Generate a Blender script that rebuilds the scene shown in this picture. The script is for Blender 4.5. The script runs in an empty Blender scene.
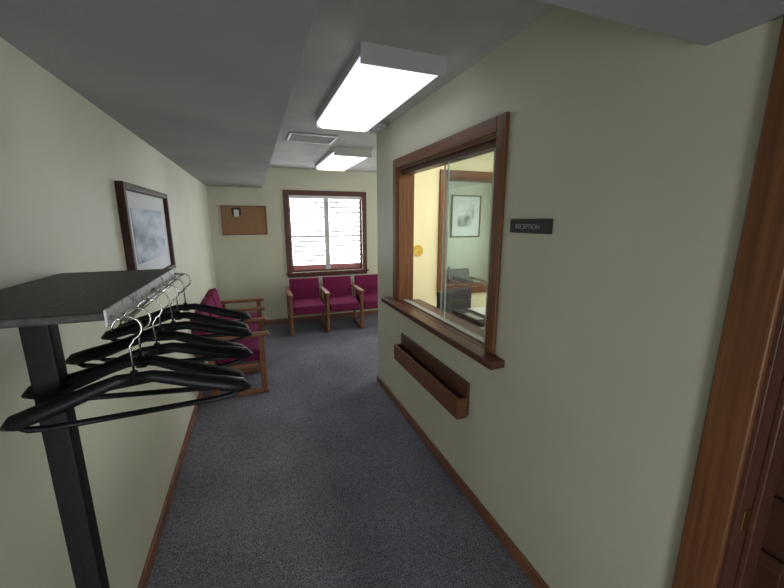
import bpy, bmesh, math, random
from mathutils import Vector, Matrix
random.seed(3)
S=bpy.context.scene
COL=S.collection

# ---------------------------------------------------------------- materials
def mat(name, col, rough=0.6, col2=None, scale=20, detail=4, metal=0, bump=0, bscale=None, emis=None, estr=0, stretch=None, spec=0.5, lo=0.35, hi=0.65, kind='noise'):
    m=bpy.data.materials.new(name); m.use_nodes=True
    nt=m.node_tree; b=nt.nodes['Principled BSDF']
    b.inputs['Base Color'].default_value=(*col,1); b.inputs['Roughness'].default_value=rough
    b.inputs['Metallic'].default_value=metal
    b.inputs['Specular IOR Level'].default_value=spec
    tc=nt.nodes.new('ShaderNodeTexCoord'); mp=nt.nodes.new('ShaderNodeMapping')
    nt.links.new(tc.outputs['Object'],mp.inputs['Vector'])
    if stretch: mp.inputs['Scale'].default_value=stretch
    if col2:
        n=nt.nodes.new('ShaderNodeTexNoise'); n.inputs['Scale'].default_value=scale; n.inputs['Detail'].default_value=detail
        nt.links.new(mp.outputs[0],n.inputs['Vector'])
        r=nt.nodes.new('ShaderNodeValToRGB')
        r.color_ramp.elements[0].position=lo; r.color_ramp.elements[1].position=hi
        r.color_ramp.elements[0].color=(*col,1); r.color_ramp.elements[1].color=(*col2,1)
        nt.links.new(n.outputs['Fac'],r.inputs[0]); nt.links.new(r.outputs[0],b.inputs['Base Color'])
    if bump:
        n2=nt.nodes.new('ShaderNodeTexNoise'); n2.inputs['Scale'].default_value=bscale or scale; n2.inputs['Detail'].default_value=5
        nt.links.new(mp.outputs[0],n2.inputs['Vector'])
        bp=nt.nodes.new('ShaderNodeBump'); bp.inputs['Strength'].default_value=bump; bp.inputs['Distance'].default_value=0.01
        nt.links.new(n2.outputs['Fac'],bp.inputs['Height']); nt.links.new(bp.outputs[0],b.inputs['Normal'])
    if emis:
        b.inputs['Emission Color'].default_value=(*emis,1); b.inputs['Emission Strength'].default_value=estr
    return m

M_wall=mat('wall_paint',(0.56,0.555,0.435),0.55,(0.60,0.595,0.47),2.5,3,bump=0.08,bscale=60)
M_walloff=mat('office_wall_paint',(0.82,0.76,0.50),0.6,(0.85,0.79,0.54),2.5,3)
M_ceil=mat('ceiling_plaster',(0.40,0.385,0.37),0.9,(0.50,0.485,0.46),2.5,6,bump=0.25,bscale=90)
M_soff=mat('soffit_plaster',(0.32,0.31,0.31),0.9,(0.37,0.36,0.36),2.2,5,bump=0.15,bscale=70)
M_wood=mat('stained_wood',(0.125,0.048,0.02),0.4,(0.205,0.085,0.034),3,6,stretch=(22,22,0.8),bump=0.04,spec=.35)
M_woodh=mat('stained_wood_horizontal',(0.13,0.05,0.024),0.4,(0.20,0.08,0.038),3,6,stretch=(22,0.8,22),spec=.35)
M_sill=mat('sill_wood',(0.085,0.035,0.022),0.35,(0.125,0.053,0.033),3,6,stretch=(22,0.8,22),spec=.4)
M_base=mat('baseboard_wood',(0.17,0.07,0.04),0.4,(0.24,0.10,0.055),9,5,stretch=(3,0.7,3))
M_wtrim=mat('window_trim_wood',(0.08,0.025,0.02),0.45,(0.11,0.036,0.027),10,4)
M_chwood=mat('chair_oak',(0.18,0.072,0.032),0.38,(0.26,0.11,0.05),12,5,stretch=(4,1,4))
M_burg=mat('burgundy_fabric',(0.125,0.010,0.05),0.9,(0.20,0.020,0.082),160,3,bump=0.3,bscale=300,spec=0.15)
M_char=mat('charcoal_fabric',(0.05,0.055,0.06),0.9,(0.08,0.085,0.09),160,3,spec=0.15)
M_black=mat('black_powder_coat',(0.006,0.006,0.007),0.55,(0.012,0.012,0.013),80,3,spec=0.25)
M_plast=mat('black_hanger_plastic',(0.005,0.005,0.008),0.45,(0.009,0.009,0.012),60,3,spec=0.3)
M_shelf=mat('shelf_dark_laminate',(0.035,0.035,0.033),0.5,(0.095,0.093,0.088),70,6,bump=0.2,bscale=180)
M_chrome=mat('chrome_wire',(0.62,0.60,0.58),0.25,metal=1)
M_tape=mat('worn_white_tape',(0.22,0.22,0.22),0.6,(0.80,0.80,0.82),45,6,lo=0.36,hi=0.48)
M_white=mat('white_enamel',(0.50,0.50,0.49),0.5,(0.54,0.54,0.53),5,2)
M_vinyl=mat('white_vinyl',(0.75,0.75,0.76),0.4)
M_slat=mat('blind_slat',(0.62,0.62,0.66),0.5,(0.68,0.68,0.72),5,2)
M_lens=mat('fluorescent_lens',(0.7,0.72,0.76),0.4,emis=(0.90,0.93,1.0),estr=1.4)
M_cork=mat('cork',(0.25,0.135,0.07),0.9,(0.35,0.195,0.10),120,5)
M_paper=mat('paper',(0.75,0.75,0.73),0.8,(0.68,0.68,0.66),8,2)
M_pink=mat('lower_sash_panel',(0.34,0.12,0.12),0.6,(0.42,0.17,0.16),6,2)  # pink of the brick outside, put on a board in the window
M_dark=mat('dark_plastic',(0.02,0.02,0.022),0.4)
M_grey=mat('grey_plastic',(0.35,0.35,0.34),0.5)
M_sign=mat('sign_plastic',(0.014,0.012,0.013),0.35)
M_lett=mat('sign_letters',(0.35,0.35,0.34),0.5)
M_brass=mat('brass',(0.5,0.33,0.12),0.35,metal=1)
M_yel=mat('yellow_plaque',(0.70,0.50,0.08),0.5,(0.55,0.36,0.05),30,3)
M_fdark=mat('dark_picture_frame',(0.05,0.024,0.018),0.5,(0.08,0.038,0.028),15,3,spec=.2)
M_mat=mat('picture_mat',(0.82,0.82,0.84),0.8,spec=.1)
M_lam=mat('desk_laminate',(0.34,0.30,0.24),0.5,(0.38,0.34,0.28),10,3)

def carpet():
    m=bpy.data.materials.new('carpet'); m.use_nodes=True; nt=m.node_tree; b=nt.nodes['Principled BSDF']
    b.inputs['Roughness'].default_value=1; b.inputs['Specular IOR Level'].default_value=0.1
    tc=nt.nodes.new('ShaderNodeTexCoord')
    n=nt.nodes.new('ShaderNodeTexNoise'); n.inputs['Scale'].default_value=120; n.inputs['Detail'].default_value=6; n.inputs['Roughness'].default_value=.75
    n2=nt.nodes.new('ShaderNodeTexNoise'); n2.inputs['Scale'].default_value=2.0; n2.inputs['Detail'].default_value=6
    n3=nt.nodes.new('ShaderNodeTexNoise'); n3.inputs['Scale'].default_value=220; n3.inputs['Detail'].default_value=2
    n4=nt.nodes.new('ShaderNodeTexNoise'); n4.inputs['Scale'].default_value=32; n4.inputs['Detail'].default_value=6; n4.inputs['Roughness'].default_value=.8
    for k in (n,n2,n3,n4): nt.links.new(tc.outputs['Object'],k.inputs['Vector'])
    r=nt.nodes.new('ShaderNodeValToRGB'); r.color_ramp.elements[0].position=.36; r.color_ramp.elements[1].position=.64
    r.color_ramp.elements[0].color=(.035,.036,.048,1); r.color_ramp.elements[1].color=(.37,.365,.43,1)
    nt.links.new(n.outputs['Fac'],r.inputs[0])
    r2=nt.nodes.new('ShaderNodeValToRGB'); r2.color_ramp.elements[0].position=.3; r2.color_ramp.elements[1].position=.7
    r2.color_ramp.elements[0].color=(.72,.72,.72,1); r2.color_ramp.elements[1].color=(1.05,1.05,1.05,1)
    nt.links.new(n2.outputs['Fac'],r2.inputs[0])
    r4=nt.nodes.new('ShaderNodeValToRGB'); r4.color_ramp.elements[0].position=.35; r4.color_ramp.elements[1].position=.65
    r4.color_ramp.elements[0].color=(.68,.68,.70,1); r4.color_ramp.elements[1].color=(1.2,1.2,1.2,1)
    nt.links.new(n4.outputs['Fac'],r4.inputs[0])
    def mul(a,c):
        mx=nt.nodes.new('ShaderNodeMix'); mx.data_type='RGBA'; mx.blend_type='MULTIPLY'; mx.inputs[0].default_value=1
        nt.links.new(a,mx.inputs[6]); nt.links.new(c,mx.inputs[7]); return mx.outputs[2]
    nt.links.new(mul(mul(r.outputs[0],r2.outputs[0]),r4.outputs[0]),b.inputs['Base Color'])
    bp=nt.nodes.new('ShaderNodeBump'); bp.inputs['Strength'].default_value=.3; bp.inputs['Distance'].default_value=.005
    nt.links.new(n3.outputs['Fac'],bp.inputs['Height']); nt.links.new(bp.outputs[0],b.inputs['Normal'])
    return m
M_carpet=carpet()

def glassmat(name,tint,base=0.05,graze=0.5):
    m=bpy.data.materials.new(name); m.use_nodes=True; nt=m.node_tree
    for n in list(nt.nodes): nt.nodes.remove(n)
    o=nt.nodes.new('ShaderNodeOutputMaterial'); t=nt.nodes.new('ShaderNodeBsdfTransparent'); g=nt.nodes.new('ShaderNodeBsdfGlossy')
    t.inputs[0].default_value=(*tint,1); g.inputs['Roughness'].default_value=0.02
    lw=nt.nodes.new('ShaderNodeLayerWeight'); lw.inputs[0].default_value=.5
    pw=nt.nodes.new('ShaderNodeMath'); pw.operation='POWER'; pw.inputs[1].default_value=5
    ma=nt.nodes.new('ShaderNodeMath'); ma.operation='MULTIPLY_ADD'; ma.inputs[1].default_value=graze; ma.inputs[2].default_value=base
    nt.links.new(lw.outputs['Facing'],pw.inputs[0]); nt.links.new(pw.outputs[0],ma.inputs[0])
    mx=nt.nodes.new('ShaderNodeMixShader')
    nt.links.new(ma.outputs[0],mx.inputs[0]); nt.links.new(t.outputs[0],mx.inputs[1]); nt.links.new(g.outputs[0],mx.inputs[2]); nt.links.new(mx.outputs[0],o.inputs[0])
    return m
M_glass=glassmat('clear_glass',(.94,.96,.95),.07,.4)
M_picglass=glassmat('picture_glass',(.98,.985,.985),.02,.10)
M_edge=mat('glass_edge',(0.55,0.62,0.58),0.2)

def artmat(name,c1,c2,c3,scale,stretch):
    m=bpy.data.materials.new(name); m.use_nodes=True; nt=m.node_tree; b=nt.nodes['Principled BSDF']
    b.inputs['Roughness'].default_value=.6
    tc=nt.nodes.new('ShaderNodeTexCoord'); mp=nt.nodes.new('ShaderNodeMapping'); mp.inputs['Scale'].default_value=stretch
    n=nt.nodes.new('ShaderNodeTexNoise'); n.inputs['Scale'].default_value=scale; n.inputs['Detail'].default_value=6
    r=nt.nodes.new('ShaderNodeValToRGB'); r.color_ramp.elements[0].position=.35; r.color_ramp.elements[1].position=.6
    r.color_ramp.elements[0].color=(*c1,1); r.color_ramp.elements[1].color=(*c3,1)
    e=r.color_ramp.elements.new(.47); e.color=(*c2,1)
    nt.links.new(tc.outputs['Object'],mp.inputs[0]); nt.links.new(mp.outputs[0],n.inputs['Vector']); nt.links.new(n.outputs['Fac'],r.inputs[0]); nt.links.new(r.outputs[0],b.inputs['Base Color'])
    return m
M_art=artmat('landscape_print',(.16,.20,.28),(.42,.48,.60),(.68,.72,.82),2.2,(1,1.6,5))
M_art2=artmat('botanical_print',(.10,.15,.14),(.45,.46,.40),(.78,.78,.72),5,(1,1,1))

# ---------------------------------------------------------------- helpers
def link(o,parent=None):
    COL.objects.link(o)
    if parent: o.parent=parent
    return o
def empty(name,loc=(0,0,0),rotz=0):
    e=bpy.data.objects.new(name,None); e.location=loc; e.rotation_euler=(0,0,rotz); e.empty_display_size=.1
    return link(e)
def meshobj(name,bm,m,parent=None,smooth=False):
    me=bpy.data.meshes.new(name); bmesh.ops.recalc_face_normals(bm,faces=bm.faces); bm.to_mesh(me); bm.free()
    me.materials.append(m)
    if smooth:
        for p in me.polygons: p.use_smooth=True
    return link(bpy.data.objects.new(name,me),parent)
def addbox(bm,x0,x1,y0,y1,z0,z1):
    vs=[bm.verts.new(p) for p in [(x0,y0,z0),(x1,y0,z0),(x1,y1,z0),(x0,y1,z0),(x0,y0,z1),(x1,y0,z1),(x1,y1,z1),(x0,y1,z1)]]
    for f in [(0,1,2,3),(4,5,6,7),(0,1,5,4),(1,2,6,5),(2,3,7,6),(3,0,4,7)]: bm.faces.new([vs[i] for i in f])
def boxes(name,lst,m,parent=None,bevel=0,seg=2):
    bm=bmesh.new()
    for b in lst: addbox(bm,*b)
    o=meshobj(name,bm,m,parent,smooth=False)
    if bevel:
        md=o.modifiers.new('bevel','BEVEL'); md.width=bevel; md.segments=seg; md.limit_method='ANGLE'
        for p in o.data.polygons: p.use_smooth=True
        w=o.modifiers.new('wn','WEIGHTED_NORMAL')
    return o
def cushion(name,sx,sy,sz,loc,rotx,m,parent,bev=.035,puff=.012):
    bm=bmesh.new(); addbox(bm,-sx/2,sx/2,-sy/2,sy/2,-sz/2,sz/2)
    bmesh.ops.recalc_face_normals(bm,faces=bm.faces)
    bmesh.ops.subdivide_edges(bm,edges=bm.edges[:],cuts=5,use_grid_fill=True)
    for v in bm.verts:
        u=1-(2*v.co.x/sx)**2; w=1-(2*v.co.y/sy)**2; q=1-(2*v.co.z/sz)**2
        if sz<sy: v.co.z+=math.copysign(puff,v.co.z)*max(0,u)*max(0,w) if abs(v.co.z)>sz*.49 else 0
        else: v.co.y+=math.copysign(puff,v.co.y)*max(0,u)*max(0,q) if abs(v.co.y)>sy*.49 else 0
    o=meshobj(name,bm,m,parent,True); o.location=loc; o.rotation_euler=(rotx,0,0)
    md=o.modifiers.new('bevel','BEVEL'); md.width=bev; md.segments=4; md.limit_method='ANGLE'; md.angle_limit=math.radians(50)
    return o
def sweep(bm,pts,rn,rb,bn=Vector((0,1,0)),seg=10):
    rings=[]
    n=len(pts); pts=[Vector(p) for p in pts]
    for i,p in enumerate(pts):
        t=(pts[min(i+1,n-1)]-pts[max(i-1,0)]).normalized()
        nn=t.cross(bn).normalized()
        r1=rn[i] if isinstance(rn,(list,tuple)) else rn
        r2=rb[i] if isinstance(rb,(list,tuple)) else rb
        rings.append([bm.verts.new(p+nn*math.cos(a)*r1+bn*math.sin(a)*r2) for a in [2*math.pi*k/seg for k in range(seg)]])
    for a,b in zip(rings,rings[1:]):
        for k in range(seg): bm.faces.new([a[k],a[(k+1)%seg],b[(k+1)%seg],b[k]])
    bm.faces.new(rings[0]); bm.faces.new(rings[-1])
def cyl(name,r,h,loc,m,parent=None,rot=(0,0,0),seg=32,r2=None,bevel=0):
    bm=bmesh.new(); bmesh.ops.create_cone(bm,cap_ends=True,segments=seg,radius1=r,radius2=r if r2 is None else r2,depth=h)
    o=meshobj(name,bm,m,parent); o.location=loc; o.rotation_euler=rot
    if bevel:
        md=o.modifiers.new('bevel','BEVEL'); md.width=bevel; md.segments=3; md.limit_method='ANGLE'
    return o

# ---------------------------------------------------------------- room shell
XL,XR,YB,YS,XE=-0.59,1.10,5.90,-1.6,4.4
ZC,ZS=2.42,2.125
boxes('floor',[(XL-.12,XE+.12,YS-.12,YB+.15,-.1,0)],M_carpet)
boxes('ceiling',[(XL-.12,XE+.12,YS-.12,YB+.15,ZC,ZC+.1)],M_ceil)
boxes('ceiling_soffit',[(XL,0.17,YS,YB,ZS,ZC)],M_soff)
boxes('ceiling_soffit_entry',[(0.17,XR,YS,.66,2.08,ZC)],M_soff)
boxes('wall_left',[(XL-.12,XL,YS-.12,YB+.15,0,ZC)],M_wall)
# back wall with window
wx0,wx1,wz0,wz1=.53,1.71,.82,2.03
boxes('wall_back',[(XL,wx0,YB,YB+.15,0,ZC),(wx1,XE+.12,YB,YB+.15,0,ZC),(wx0,wx1,YB,YB+.15,0,wz0),(wx0,wx1,YB,YB+.15,wz1,ZC)],M_wall)
# right wall: door opening and reception opening
ry0,ry1,rz0,rz1=1.48,2.75,.965,2.05
dy0,dy1,dz=-.40,.43,2.04
boxes('wall_right',[(XR,1.22,YS-.12,dy0,0,ZC),(XR,1.22,dy0,dy1,dz,ZC),(XR,1.22,dy1,ry0,0,ZC),(XR,1.22,ry0,ry1,0,rz0),(XR,1.22,ry0,ry1,rz1,ZC),(XR,1.22,ry1,3.28,0,ZC)],M_wall)
sx0,sx1=1.76,3.0
boxes('wall_office_north',[(1.22,sx0,3.16,3.28,0,ZC),(sx1,XE,3.16,3.28,0,ZC),(sx0,sx1,3.16,3.28,0,rz0),(sx0,sx1,3.16,3.28,rz1,ZC)],M_walloff)
boxes('wall_office_south',[(1.22,XE,.92,1.04,0,ZC)],M_walloff)
ey=[(1.5,2.7),(3.9,5.2)]
boxes('wall_east',[(XE,XE+.12,YS-.12,1.5,0,ZC),(XE,XE+.12,2.7,3.9,0,ZC),(XE,XE+.12,5.2,YB,0,ZC)]+[(XE,XE+.12,a,b,0,.85) for a,b in ey]+[(XE,XE+.12,a,b,2.05,ZC) for a,b in ey],M_wall)
VX0,VX1,VZ0,VZ1=-.48,.22,.2,1.3  # opening behind the camera, sized and placed for the light it lets in
boxes('wall_south',[(XL,VX0,YS-.12,YS,0,ZC),(VX1,XE,YS-.12,YS,0,ZC),(VX0,VX1,YS-.12,YS,0,VZ0),(VX0,VX1,YS-.12,YS,VZ1,ZC)],M_wall)
# baseboards
bh=.075
boxes('baseboard_left',[(XL,XL+.014,YS,YB,0,bh)],M_base,bevel=.004)
boxes('baseboard_right',[(XR-.014,XR,.515,3.294,0,bh),(XR-.014,1.22,3.28,3.294,0,bh)],M_base,bevel=.004)
boxes('baseboard_back',[(XL+.014,XE,YB-.014,YB,0,bh)],M_base,bevel=.004)

# ---------------------------------------------------------------- back window
w=empty('window_1',(0,0,0))
tw=.075
boxes('casing',[(wx0-tw,wx0,YB-.022,YB,wz0-tw,wz1+tw),(wx1,wx1+tw,YB-.022,YB,wz0-tw,wz1+tw),(wx0,wx1,YB-.022,YB,wz1,wz1+tw),(wx0,wx1,YB-.022,YB,wz0-tw,wz0)],M_wtrim,w,.005)
boxes('stool',[(wx0-tw-.02,wx1+tw+.02,YB-.05,YB-.022,wz0-.03,wz0)],M_wtrim,w,.005)
fr=.03
xm=(wx0+wx1)/2
boxes('sash_frame',[(wx0,wx0+fr,YB+.03,YB+.09,wz0,wz1),(wx1-fr,wx1,YB+.03,YB+.09,wz0,wz1),(wx0+fr,wx1-fr,YB+.03,YB+.09,wz1-fr,wz1),(wx0+fr,wx1-fr,YB+.03,YB+.09,wz0,wz0+fr)],M_wtrim,w,.004)
boxes('mullion',[(xm-.04,xm+.04,YB+.02,YB+.09,wz0+fr,wz1-fr)],M_white,w,.004)
boxes('meeting_rail',[(wx0+fr,xm-.04,YB+.05,YB+.08,1.37,1.41),(xm+.04,wx1-fr,YB+.05,YB+.08,1.37,1.41)],M_vinyl,w,.003)
boxes('lower_panel',[(wx0+fr,xm-.04,YB+.055,YB+.07,wz0+fr,wz0+.11),(xm+.04,wx1-fr,YB+.055,YB+.07,wz0+fr,wz0+.11)],M_pink,w)  # board standing in for brick seen outside through the glass
boxes('glass',[(wx0+fr,xm-.04,YB+.072,YB+.076,wz0+.11,wz1-fr),(xm+.04,wx1-fr,YB+.072,YB+.076,wz0+.11,wz1-fr)],M_glass,w)
sl=[]
for k in range(13):
    z=wz0+.17+k*.077
    for a,b in ((wx0+.035,xm-.045),(xm+.045,wx1-.035)): sl.append((a,b,YB+.006,YB+.012,z,z+.027))
boxes('blind_slats',sl,M_slat,w)
boxes('blind_ladder_cords',[(x-.004,x+.004,YB+.003,YB+.006,wz0+.14,wz1-.05) for x in (wx0+.15,xm-.16,xm+.16,wx1-.15)],M_slat,w)
boxes('blind_headrail',[(wx0+.01,wx1-.01,YB+.0,YB+.03,wz1-.05,wz1-.002)],M_vinyl,w)
for i,(a,b) in enumerate(ey):  # unseen east windows, added to light the office and waiting room
    w2=empty('window_%d'%(i+2))
    boxes('casing',[(XE-.02,XE,a-.07,a,.78,2.12),(XE-.02,XE,b,b+.07,.78,2.12),(XE-.02,XE,a,b,2.05,2.12),(XE-.02,XE,a,b,.78,.85)],M_wtrim,w2,.004)
    boxes('sash',[(XE+.04,XE+.08,a,a+.04,.85,2.05),(XE+.04,XE+.08,b-.04,b,.85,2.05),(XE+.04,XE+.08,a+.04,b-.04,2.01,2.05),(XE+.04,XE+.08,a+.04,b-.04,.85,.89),(XE+.04,XE+.08,a+.04,b-.04,1.43,1.47)],M_vinyl,w2,.003)
w3=empty('window_4')  # unseen window behind the camera, added to light the near walls
boxes('casing',[(VX0-.07,VX0,YS,YS+.02,VZ0-.07,VZ1+.07),(VX1,VX1+.07,YS,YS+.02,VZ0-.07,VZ1+.07),(VX0,VX1,YS,YS+.02,VZ1,VZ1+.07),(VX0,VX1,YS,YS+.02,VZ0-.07,VZ0)],M_wtrim,w3,.004)
boxes('sash',[(VX0,VX0+.04,YS-.08,YS-.04,VZ0,VZ1),(VX1-.04,VX1,YS-.08,YS-.04,VZ0,VZ1),(VX0+.04,VX1-.04,YS-.08,YS-.04,VZ1-.04,VZ1),(VX0+.04,VX1-.04,YS-.08,YS-.04,VZ0,VZ0+.04)],M_vinyl,w3,.003)

# ---------------------------------------------------------------- reception window
r=empty('reception_window')
c=.07
boxes('casing',[(XR-.02,XR,ry0-c,ry0,.98,rz1+c),(XR-.02,XR,ry1,ry1+c,.98,rz1+c)],M_wood,r,.005)
boxes('head_casing',[(XR-.02,XR,ry0,ry1,rz1,rz1+c)],M_woodh,r,.005)
boxes('jamb_liner',[(XR,1.235,ry0,ry0+.018,.98,rz1),(XR,1.235,ry1-.018,ry1,.98,rz1),(XR,1.235,ry0+.018,ry1-.018,rz1-.018,rz1)],M_wood,r,.002)
boxes('header_track',[(1.125,1.20,ry0+.018,ry1-.018,rz1-.05,rz1-.018)],M_sill,r,.003)
boxes('sill_shelf',[(1.015,XR,1.335,2.93,.94,.98),(XR,1.30,ry0+.001,ry1-.001,.965,.98)],M_sill,r,.005)
boxes('sill_apron',[(XR-.02,XR,ry0-c,ry1+c,.90,.94)],M_sill,r,.003)
boxes('floor_track',[(1.14,1.185,ry0+.018,ry1-.018,.98,.99)],M_grey,r,.002)
boxes('glass_pane_fixed',[(1.170,1.176,ry0+.02,2.12,.99,rz1-.05)],M_glass,r)
boxes('glass_pane_sliding',[(1.148,1.154,ry0+.10,2.03,.99,rz1-.05)],M_glass,r)
boxes('glass_edges',[(1.1690,1.1770,2.12,2.127,.99,rz1-.05),(1.1470,1.1550,2.03,2.037,.99,rz1-.05),(1.1470,1.1550,ry0+.093,ry0+.10,.99,rz1-.05)],M_edge,r)
boxes('glass_pull',[(1.140,1.148,1.97,1.99,1.28,1.36)],M_grey,r,.003)
r2=empty('office_pass_window')
boxes('casing',[(sx0-c,sx0,3.14,3.16,rz0-c,rz1+c),(sx1,sx1+c,3.14,3.16,rz0-c,rz1+c),(sx0,sx1,3.14,3.16,rz1,rz1+c),(sx0,sx1,3.14,3.16,rz0-c,rz0)],M_wood,r2,.005)
boxes('jamb_liner',[(sx0,sx0+.018,3.16,3.29,rz0+.018,rz1),(sx1-.018,sx1,3.16,3.29,rz0+.018,rz1),(sx0+.018,sx1-.018,3.16,3.29,rz1-.018,rz1),(sx0,sx1,3.16,3.29,rz0,rz0+.018)],M_wood,r2,.002)
boxes('glass_pane',[(sx0+.018,sx1-.018,3.22,3.226,rz0+.018,rz1-.018)],glassmat('tinted_glass',(.90,.96,.93)),r2)

# ---------------------------------------------------------------- document tray on wall
t=empty('wall_document_tray')
boxes('backboard',[(XR-.018,XR,1.62,2.63,.53,.73)],M_sill,t,.004)
boxes('bottom_board',[(1.035,XR-.018,1.62,2.63,.515,.533)],M_sill,t,.003)
boxes('ends',[(1.035,XR-.018,1.62,1.636,.533,.64),(1.035,XR-.018,2.614,2.63,.533,.64)],M_woodh,t,.003)
fb=boxes('front_board',[(1.018,1.035,1.62,2.63,.515,.645)],M_woodh,t,.005)

# ---------------------------------------------------------------- sign
s=empty('reception_sign')
boxes('plate',[(XR-.008,XR,1.11,1.355,1.595,1.655)],M_sign,s,.002)
tc=bpy.data.curves.new('lettering','FONT'); tc.body='RECEPTION'; tc.size=.028; tc.align_x='CENTER'; tc.align_y='CENTER'; tc.extrude=.0005
to=bpy.data.objects.new('lettering_src',tc); COL.objects.link(to)
bpy.context.view_layer.update()
me=bpy.data.meshes.new_from_object(to.evaluated_get(bpy.context.evaluated_depsgraph_get())); COL.objects.unlink(to); bpy.data.objects.remove(to)
me.materials.clear(); me.materials.append(M_lett)
lo=link(bpy.data.objects.new('lettering',me),s)
lo.matrix_local=Matrix(((0,0,-1,XR-.0086),(-1,0,0,1.245),(0,1,0,1.622),(0,0,0,1)))

# ---------------------------------------------------------------- door casing / doorway
d=empty('door_1')
boxes('casing',[(XR-.02,XR,dy1-.012,dy1+.08,0,2.078),(XR-.02,XR,dy0-.08,dy0+.012,0,2.078),(XR-.02,XR,dy0+.012,dy1-.012,dz-.012,2.078)],M_wood,d,.006)
boxes('jamb',[(XR-.001,1.26,dy1-.02,dy1,0,dz),(XR-.001,1.26,dy0,dy0+.02,0,dz),(XR-.001,1.26,dy0+.02,dy1-.02,dz-.02,dz)],M_sill,d,.002)
boxes('door_stop',[(1.155,1.19,dy1-.034,dy1-.02,0,dz-.02)],M_sill,d,.003)
boxes('strike_plate',[(1.122,1.150,dy1-.023,dy1-.02,.86,.92)],M_brass,d,.001)
boxes('inner_casing',[(1.22,1.24,dy1,dy1+.07,0,dz)],M_wood,d,.004)
cab=empty('wooden_cabinet')
boxes('carcass',[(1.62,2.3,.44,.90,.06,.98)],M_sill,cab,.004)
boxes('plinth',[(1.65,2.3,.46,.90,0,.06)],M_dark,cab)
boxes('top',[(1.60,2.3,.42,.90,.98,1.01)],M_wood,cab,.006)
boxes('drawer_fronts',[(1.602,1.62,.46,.88,z,z+.2) for z in (.08,.30,.52,.74)],M_sill,cab,.006)
boxes('drawer_pulls',[(1.58,1.602,.60,.74,z+.09,z+.11) for z in (.08,.30,.52,.74)],M_brass,cab,.004)
boxes('end_panel_moulding',[(1.66,2.25,.43,.44,.12,.9)],M_sill,cab,.006)

# ---------------------------------------------------------------- ceiling fixtures
def fixture(x0,x1,y0,y1,ztop=ZC,lens=None):
    e=empty('fluorescent_ceiling_light')
    boxes('housing',[(x0,x1,y0,y1,ztop-.045,ztop)],M_white,e,.006)
    boxes('end_caps',[(x0-.004,x1+.004,y0-.012,y0,ztop-.088,ztop),(x0-.004,x1+.004,y1,y1+.012,ztop-.088,ztop)],M_white,e,.004)
    bm=bmesh.new()
    prof=[(x0+.006,ztop-.045),(x0+.012,ztop-.070),(x0+.04,ztop-.085),(x1-.04,ztop-.085),(x1-.012,ztop-.070),(x1-.006,ztop-.045)]
    A=[bm.verts.new((x,y0,z)) for x,z in prof]; B=[bm.verts.new((x,y1,z)) for x,z in prof]
    for i in range(len(prof)-1): bm.faces.new([A[i],A[i+1],B[i+1],B[i]])
    bm.faces.new(A); bm.faces.new(B); bm.faces.new([A[0],A[-1],B[-1],B[0]])
    meshobj('lens',bm,lens or M_lens,e)
fixture(.50,.92,1.70,2.92)
fixture(.87,1.29,4.03,5.25)
fixture(1.9,2.32,1.5,2.72,lens=mat('office_fluorescent_lens',(.8,.8,.75),.4,emis=(1,.95,.82),estr=14))  # unseen office light, added to brighten the yellow wall behind the glass
v=empty('ceiling_air_vent')
boxes('frame',[(.36,.38,3.5,3.86,ZC-.014,ZC),(.78,.80,3.5,3.86,ZC-.014,ZC),(.38,.78,3.5,3.52,ZC-.014,ZC),(.38,.78,3.84,3.86,ZC-.014,ZC)],M_white,v,.002)
boxes('louvres',[(.38,.78,3.53+k*.031,3.545+k*.031,ZC-.010,ZC) for k in range(10)],M_ceil,v,.001)
sd=empty('smoke_detector')
cyl('body',.062,.03,(1.02,2.98,ZC-.015),M_white,sd,bevel=.008)
cyl('cap',.035,.012,(1.02,2.98,ZC-.036),M_white,sd,bevel=.003)

# ---------------------------------------------------------------- pictures & board
p=empty('framed_landscape_picture')
y0,y1,z0,z1=2.07,3.02,1.30,1.83
f=.035
boxes('frame',[(XL,XL+.035,y0,y0+f,z0,z1),(XL,XL+.035,y1-f,y1,z0,z1),(XL,XL+.035,y0+f,y1-f,z1-f,z1),(XL,XL+.035,y0+f,y1-f,z0,z0+f)],M_fdark,p,.006)
boxes('mat_board',[(XL,XL+.010,y0+f,y1-f,z0+f,z1-f)],M_mat,p)
boxes('print',[(XL+.010,XL+.012,y0+.15,y1-.15,z0+.12,z1-.12)],M_art,p)
boxes('glazing',[(XL+.016,XL+.018,y0+f,y1-f,z0+f,z1-f)],M_picglass,p)
p=empty('framed_botanical_picture')
x0,x1,z0,z1=3.41,4.04,1.33,2.10
boxes('frame',[(x0,x0+.025,YB-.03,YB,z0,z1),(x1-.025,x1,YB-.03,YB,z0,z1),(x0+.025,x1-.025,YB-.03,YB,z1-.025,z1),(x0+.025,x1-.025,YB-.03,YB,z0,z0+.025)],M_fdark,p,.005)
boxes('mat_board',[(x0+.025,x1-.025,YB-.012,YB,z0+.025,z1-.025)],M_paper,p)
boxes('print',[(x0+.14,x1-.14,YB-.014,YB-.012,z0+.2,z1-.16)],M_art2,p)
p=empty('cork_bulletin_board')
x0,x1,z0,z1=-.43,.20,1.43,1.86
f=.022
boxes('frame',[(x0,x0+f,YB-.02,YB,z0,z1),(x1-f,x1,YB-.02,YB,z0,z1),(x0+f,x1-f,YB-.02,YB,z1-f,z1),(x0+f,x1-f,YB-.02,YB,z0,z0+f)],M_chwood,p,.003)
boxes('cork',[(x0+f,x1-f,YB-.012,YB,z0+f,z1-f)],M_cork,p)
boxes('pinned_card_dark',[(-.29,-.16,YB-.014,YB-.012,1.72,1.83)],M_dark,p)
boxes('pinned_card_white',[(-.255,-.19,YB-.016,YB-.014,1.70,1.80)],M_paper,p)
cyl('pushpin',.006,.01,(-.22,YB-.019,1.79),M_yel,p,(math.pi/2,0,0),12)
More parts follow.
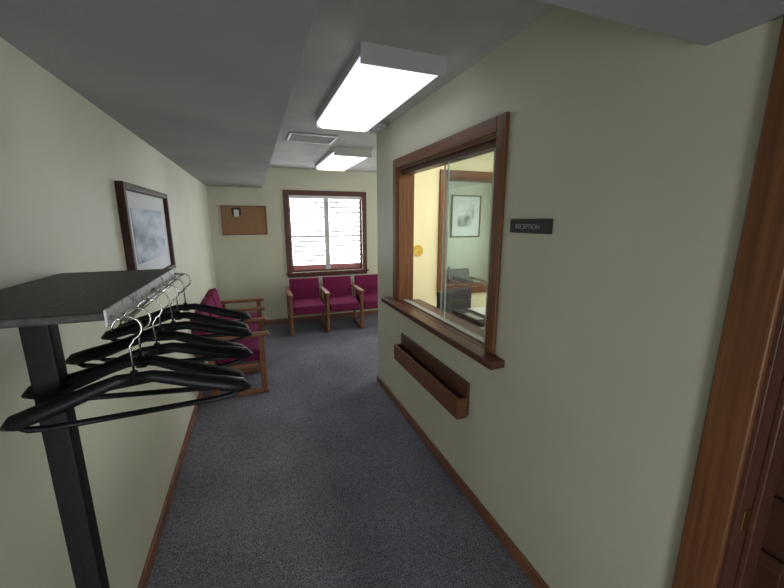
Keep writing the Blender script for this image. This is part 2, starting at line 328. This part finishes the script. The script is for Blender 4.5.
pl=cyl('round_wall_plaque',.055,.012,(1.47,3.154,1.36),M_yel,None,(math.pi/2,0,0),bevel=.003)

# ---------------------------------------------------------------- waiting chairs
def side_frame(name,x,par):
    bm=bmesh.new(); h=.021
    addbox(bm,x-h,x+h,.02,.60,0,.045)
    addbox(bm,x-h,x+h,.03,.085,.045,.575)
    addbox(bm,x-h,x+h,.47,.525,.045,.575)
    addbox(bm,x-h,x+h,.085,.47,.27,.315)
    addbox(bm,x-.032,x+.032,-.01,.56,.575,.612)
    o=meshobj(name,bm,M_chwood,par,True)
    md=o.modifiers.new('bevel','BEVEL'); md.width=.009; md.segments=3; md.limit_method='ANGLE'
    o.modifiers.new('wn','WEIGHTED_NORMAL')
def chair(loc,rotz,W=.52,first=True,last=True,fabric=None,bh=.37):
    fabric=fabric or M_burg
    e=empty('waiting_room_armchair',loc,rotz)
    if first: side_frame('arm_frame_a',0,e)
    if last: side_frame('arm_frame_b',W,e)
    boxes('seat_rails',[(.024,W-.024,.09,.12,.28,.315),(.024,W-.024,.44,.47,.28,.315)],M_chwood,e,.004)
    cushion('seat',W-.075,.50,.115,(W/2,.285,.380),math.radians(3),fabric,e)
    cushion('back',W-.075,.095,bh,(W/2,.560,.395+bh/2),math.radians(-12),fabric,e)
    return e
for i in range(3): chair((.42+.525*i,5.10,0),0,.525,True,i==2,bh=.36)
for i in range(3): chair((.05,3.47+.53*i,0),math.pi/2,.53,True,i==2,bh=.40)
chair((3.2,5.15,0),0,.56,True,True,M_char)

# ---------------------------------------------------------------- coat rack
k=empty('coat_rack')
px,py=-.405,.87
bm=bmesh.new(); addbox(bm,-.585,-.27,.78,1.43,1.468,1.485)
o=meshobj('shelf',bm,M_shelf,k); md=o.modifiers.new('b','BEVEL'); md.width=.004; md.segments=2
boxes('pole',[(px-.024,px+.024,py-.018,py+.018,.03,1.468)],M_black,k,.005)
boxes('shelf_support_arm',[(px-.02,px+.02,py+.018,1.40,1.445,1.468),(px+.024,-.275,py-.012,py+.012,1.45,1.468)],M_black,k,.003)
boxes('base_feet',[(-.57,-.18,py-.025,py+.025,0,.03),(px-.025,px+.025,py-.28,py+.32,0,.03)],M_black,k,.006)
boxes('edge_tape',[(-.270,-.266,.785,1.425,1.455,1.487)],M_tape,k)
bm=bmesh.new()
rx,rz=-.243,1.462
sweep(bm,[(rx,.785,rz),(rx,1.425,rz)],.005,.005,bn=Vector((1,0,0)))
for yy in (.80,1.11,1.41): sweep(bm,[(rx,yy,rz),(-.268,yy,rz+.008)],.004,.004)
meshobj('hanging_rail',bm,M_chrome,k,True)

def hanger(y,rz_,tilt=0,hl=.125,drop=1.0):
    e=empty('coat_hanger',(rx,y,1.467),rz_)
    e.rotation_euler=(0,tilt,rz_)
    A=-hl
    bm=bmesh.new()
    k=.94
    for s_ in (-k,k):
        pts=[(0,0,A+.004),(s_*.03,0,A+.002*drop),(s_*.07,0,A-.010*drop),(s_*.12,0,A-.026*drop),(s_*.17,0,A-.040*drop),(s_*.205,0,A-.050*drop),(s_*.222,0,A-.057*drop)]
        sweep(bm,pts,[.010,.012,.014,.015,.016,.015,.005],[.008,.010,.013,.017,.020,.018,.006],seg=12)
        sweep(bm,[(s_*.205,0,A-.054*drop),(s_*.185,0,A-.068*drop),(s_*.15,0,A-.072*drop),(0,0,A-.072*drop)],[.007,.0065,.006,.006],[.007,.006,.006,.006],seg=10)
    sweep(bm,[(0,0,A-.010),(0,0,A+.018)],[.011,.006],[.008,.006],seg=12)
    meshobj('body',bm,M_plast,e,True)
    bm=bmesh.new(); R=.024
    cz=-R+.002
    pts=[(0,0,A+.012),(0,0,cz-R-.012),(.006,0,cz-R-.004)]
    for i in range(0,15):
        a=math.radians(-70+i*18); pts.append((R*math.cos(a),0,cz+R*math.sin(a)))
    sweep(bm,pts,.0022,.0022,seg=8)
    meshobj('wire_hook',bm,M_chrome,e,True)
for y,a,tl,hl in ((.80,.03,-.01,.127),(.875,-.06,.05,.120),(.965,.08,-.05,.125),(1.06,-.05,.05,.118),(1.17,.08,-.03,.125),(1.28,-.04,.03,.12),(1.40,.03,0,.12)): hanger(y,a,tl,hl)

# ---------------------------------------------------------------- office furniture
dk=empty('office_desk')
boxes('top',[(1.235,1.85,1.10,3.0,.72,.75)],M_lam,dk,.005)
boxes('legs',[(1.25,1.29,1.13,1.17,0,.72),(1.79,1.83,1.13,1.17,0,.72),(1.25,1.29,2.93,2.97,0,.72),(1.79,1.83,2.93,2.97,0,.72)],M_dark,dk,.004)
pr=empty('desktop_printer')
boxes('body',[(1.38,1.78,1.95,2.38,.75,.93)],M_grey,pr,.02,4)
boxes('lid',[(1.40,1.76,1.98,2.36,.93,.965)],M_dark,pr,.01,3)
boxes('control_panel',[(1.40,1.46,2.02,2.20,.965,.975)],M_grey,pr,.003)
boxes('output_paper',[(1.52,1.72,2.05,2.32,.965,.975)],M_paper,pr,.001)
boxes('paper_tray',[(1.42,1.74,1.90,1.95,.80,.82)],M_dark,pr,.004)
boxes('paper_stack',[(1.45,1.68,1.35,1.65,.75,.79)],M_paper,None,.002)
mo=empty('computer_monitor')
mo.location=(1.60,2.66,.75); mo.rotation_euler=(0,0,math.radians(20))
boxes('stand_base',[(-.11,.11,-.08,.08,0,.015)],M_dark,mo,.006)
boxes('stand_neck',[(-.02,.02,.0,.03,.015,.16)],M_dark,mo,.004)
boxes('screen_housing',[(-.22,.22,-.02,.012,.06,.315)],M_dark,mo,.006)
boxes('screen_panel',[(-.205,.205,-.022,-.020,.075,.30)],mat('monitor_screen',(.05,.055,.06),.15),mo)

# ---------------------------------------------------------------- light
W=bpy.data.worlds.new('sky'); S.world=W; W.use_nodes=True
bg=W.node_tree.nodes['Background']; bg.inputs[0].default_value=(.91,.95,1,1); bg.inputs[1].default_value=15
def portal(name,loc,rot,sx,sy):
    l=bpy.data.lights.new(name,'AREA'); l.shape='RECTANGLE'; l.size=sx; l.size_y=sy; l.cycles.is_portal=True
    o=bpy.data.objects.new(name,l); o.location=loc; o.rotation_euler=rot; link(o)
H=math.pi/2
portal('daylight_portal_back',(xm,YB+.16,1.42),(-H,0,0),1.2,1.25)
portal('daylight_portal_office',(XE+.13,2.1,1.45),(0,H,0),1.2,1.2)
portal('daylight_portal_waiting',(XE+.13,4.55,1.45),(0,H,0),1.2,1.3)
portal('daylight_portal_south',((VX0+VX1)/2,YS-.13,(VZ0+VZ1)/2),(H,0,0),VX1-VX0+.05,VZ1-VZ0+.05)

# ---------------------------------------------------------------- camera
ps,th=math.radians(20.87),math.radians(11.7)
F=Vector((math.sin(ps)*math.cos(th),math.cos(ps)*math.cos(th),-math.sin(th)))
R=Vector((math.cos(ps),-math.sin(ps),0)); U=R.cross(F)
cd=bpy.data.cameras.new('camera'); cd.sensor_width=36; cd.lens=357/784*36; cd.clip_start=.02
co=bpy.data.objects.new('camera',cd); COL.objects.link(co)
co.matrix_world=Matrix(((R.x,U.x,-F.x,0),(R.y,U.y,-F.y,0),(R.z,U.z,-F.z,1.65),(0,0,0,1)))
S.camera=co
S.view_settings.view_transform='Standard'
S.view_settings.look='None'
S.view_settings.exposure=-0.12
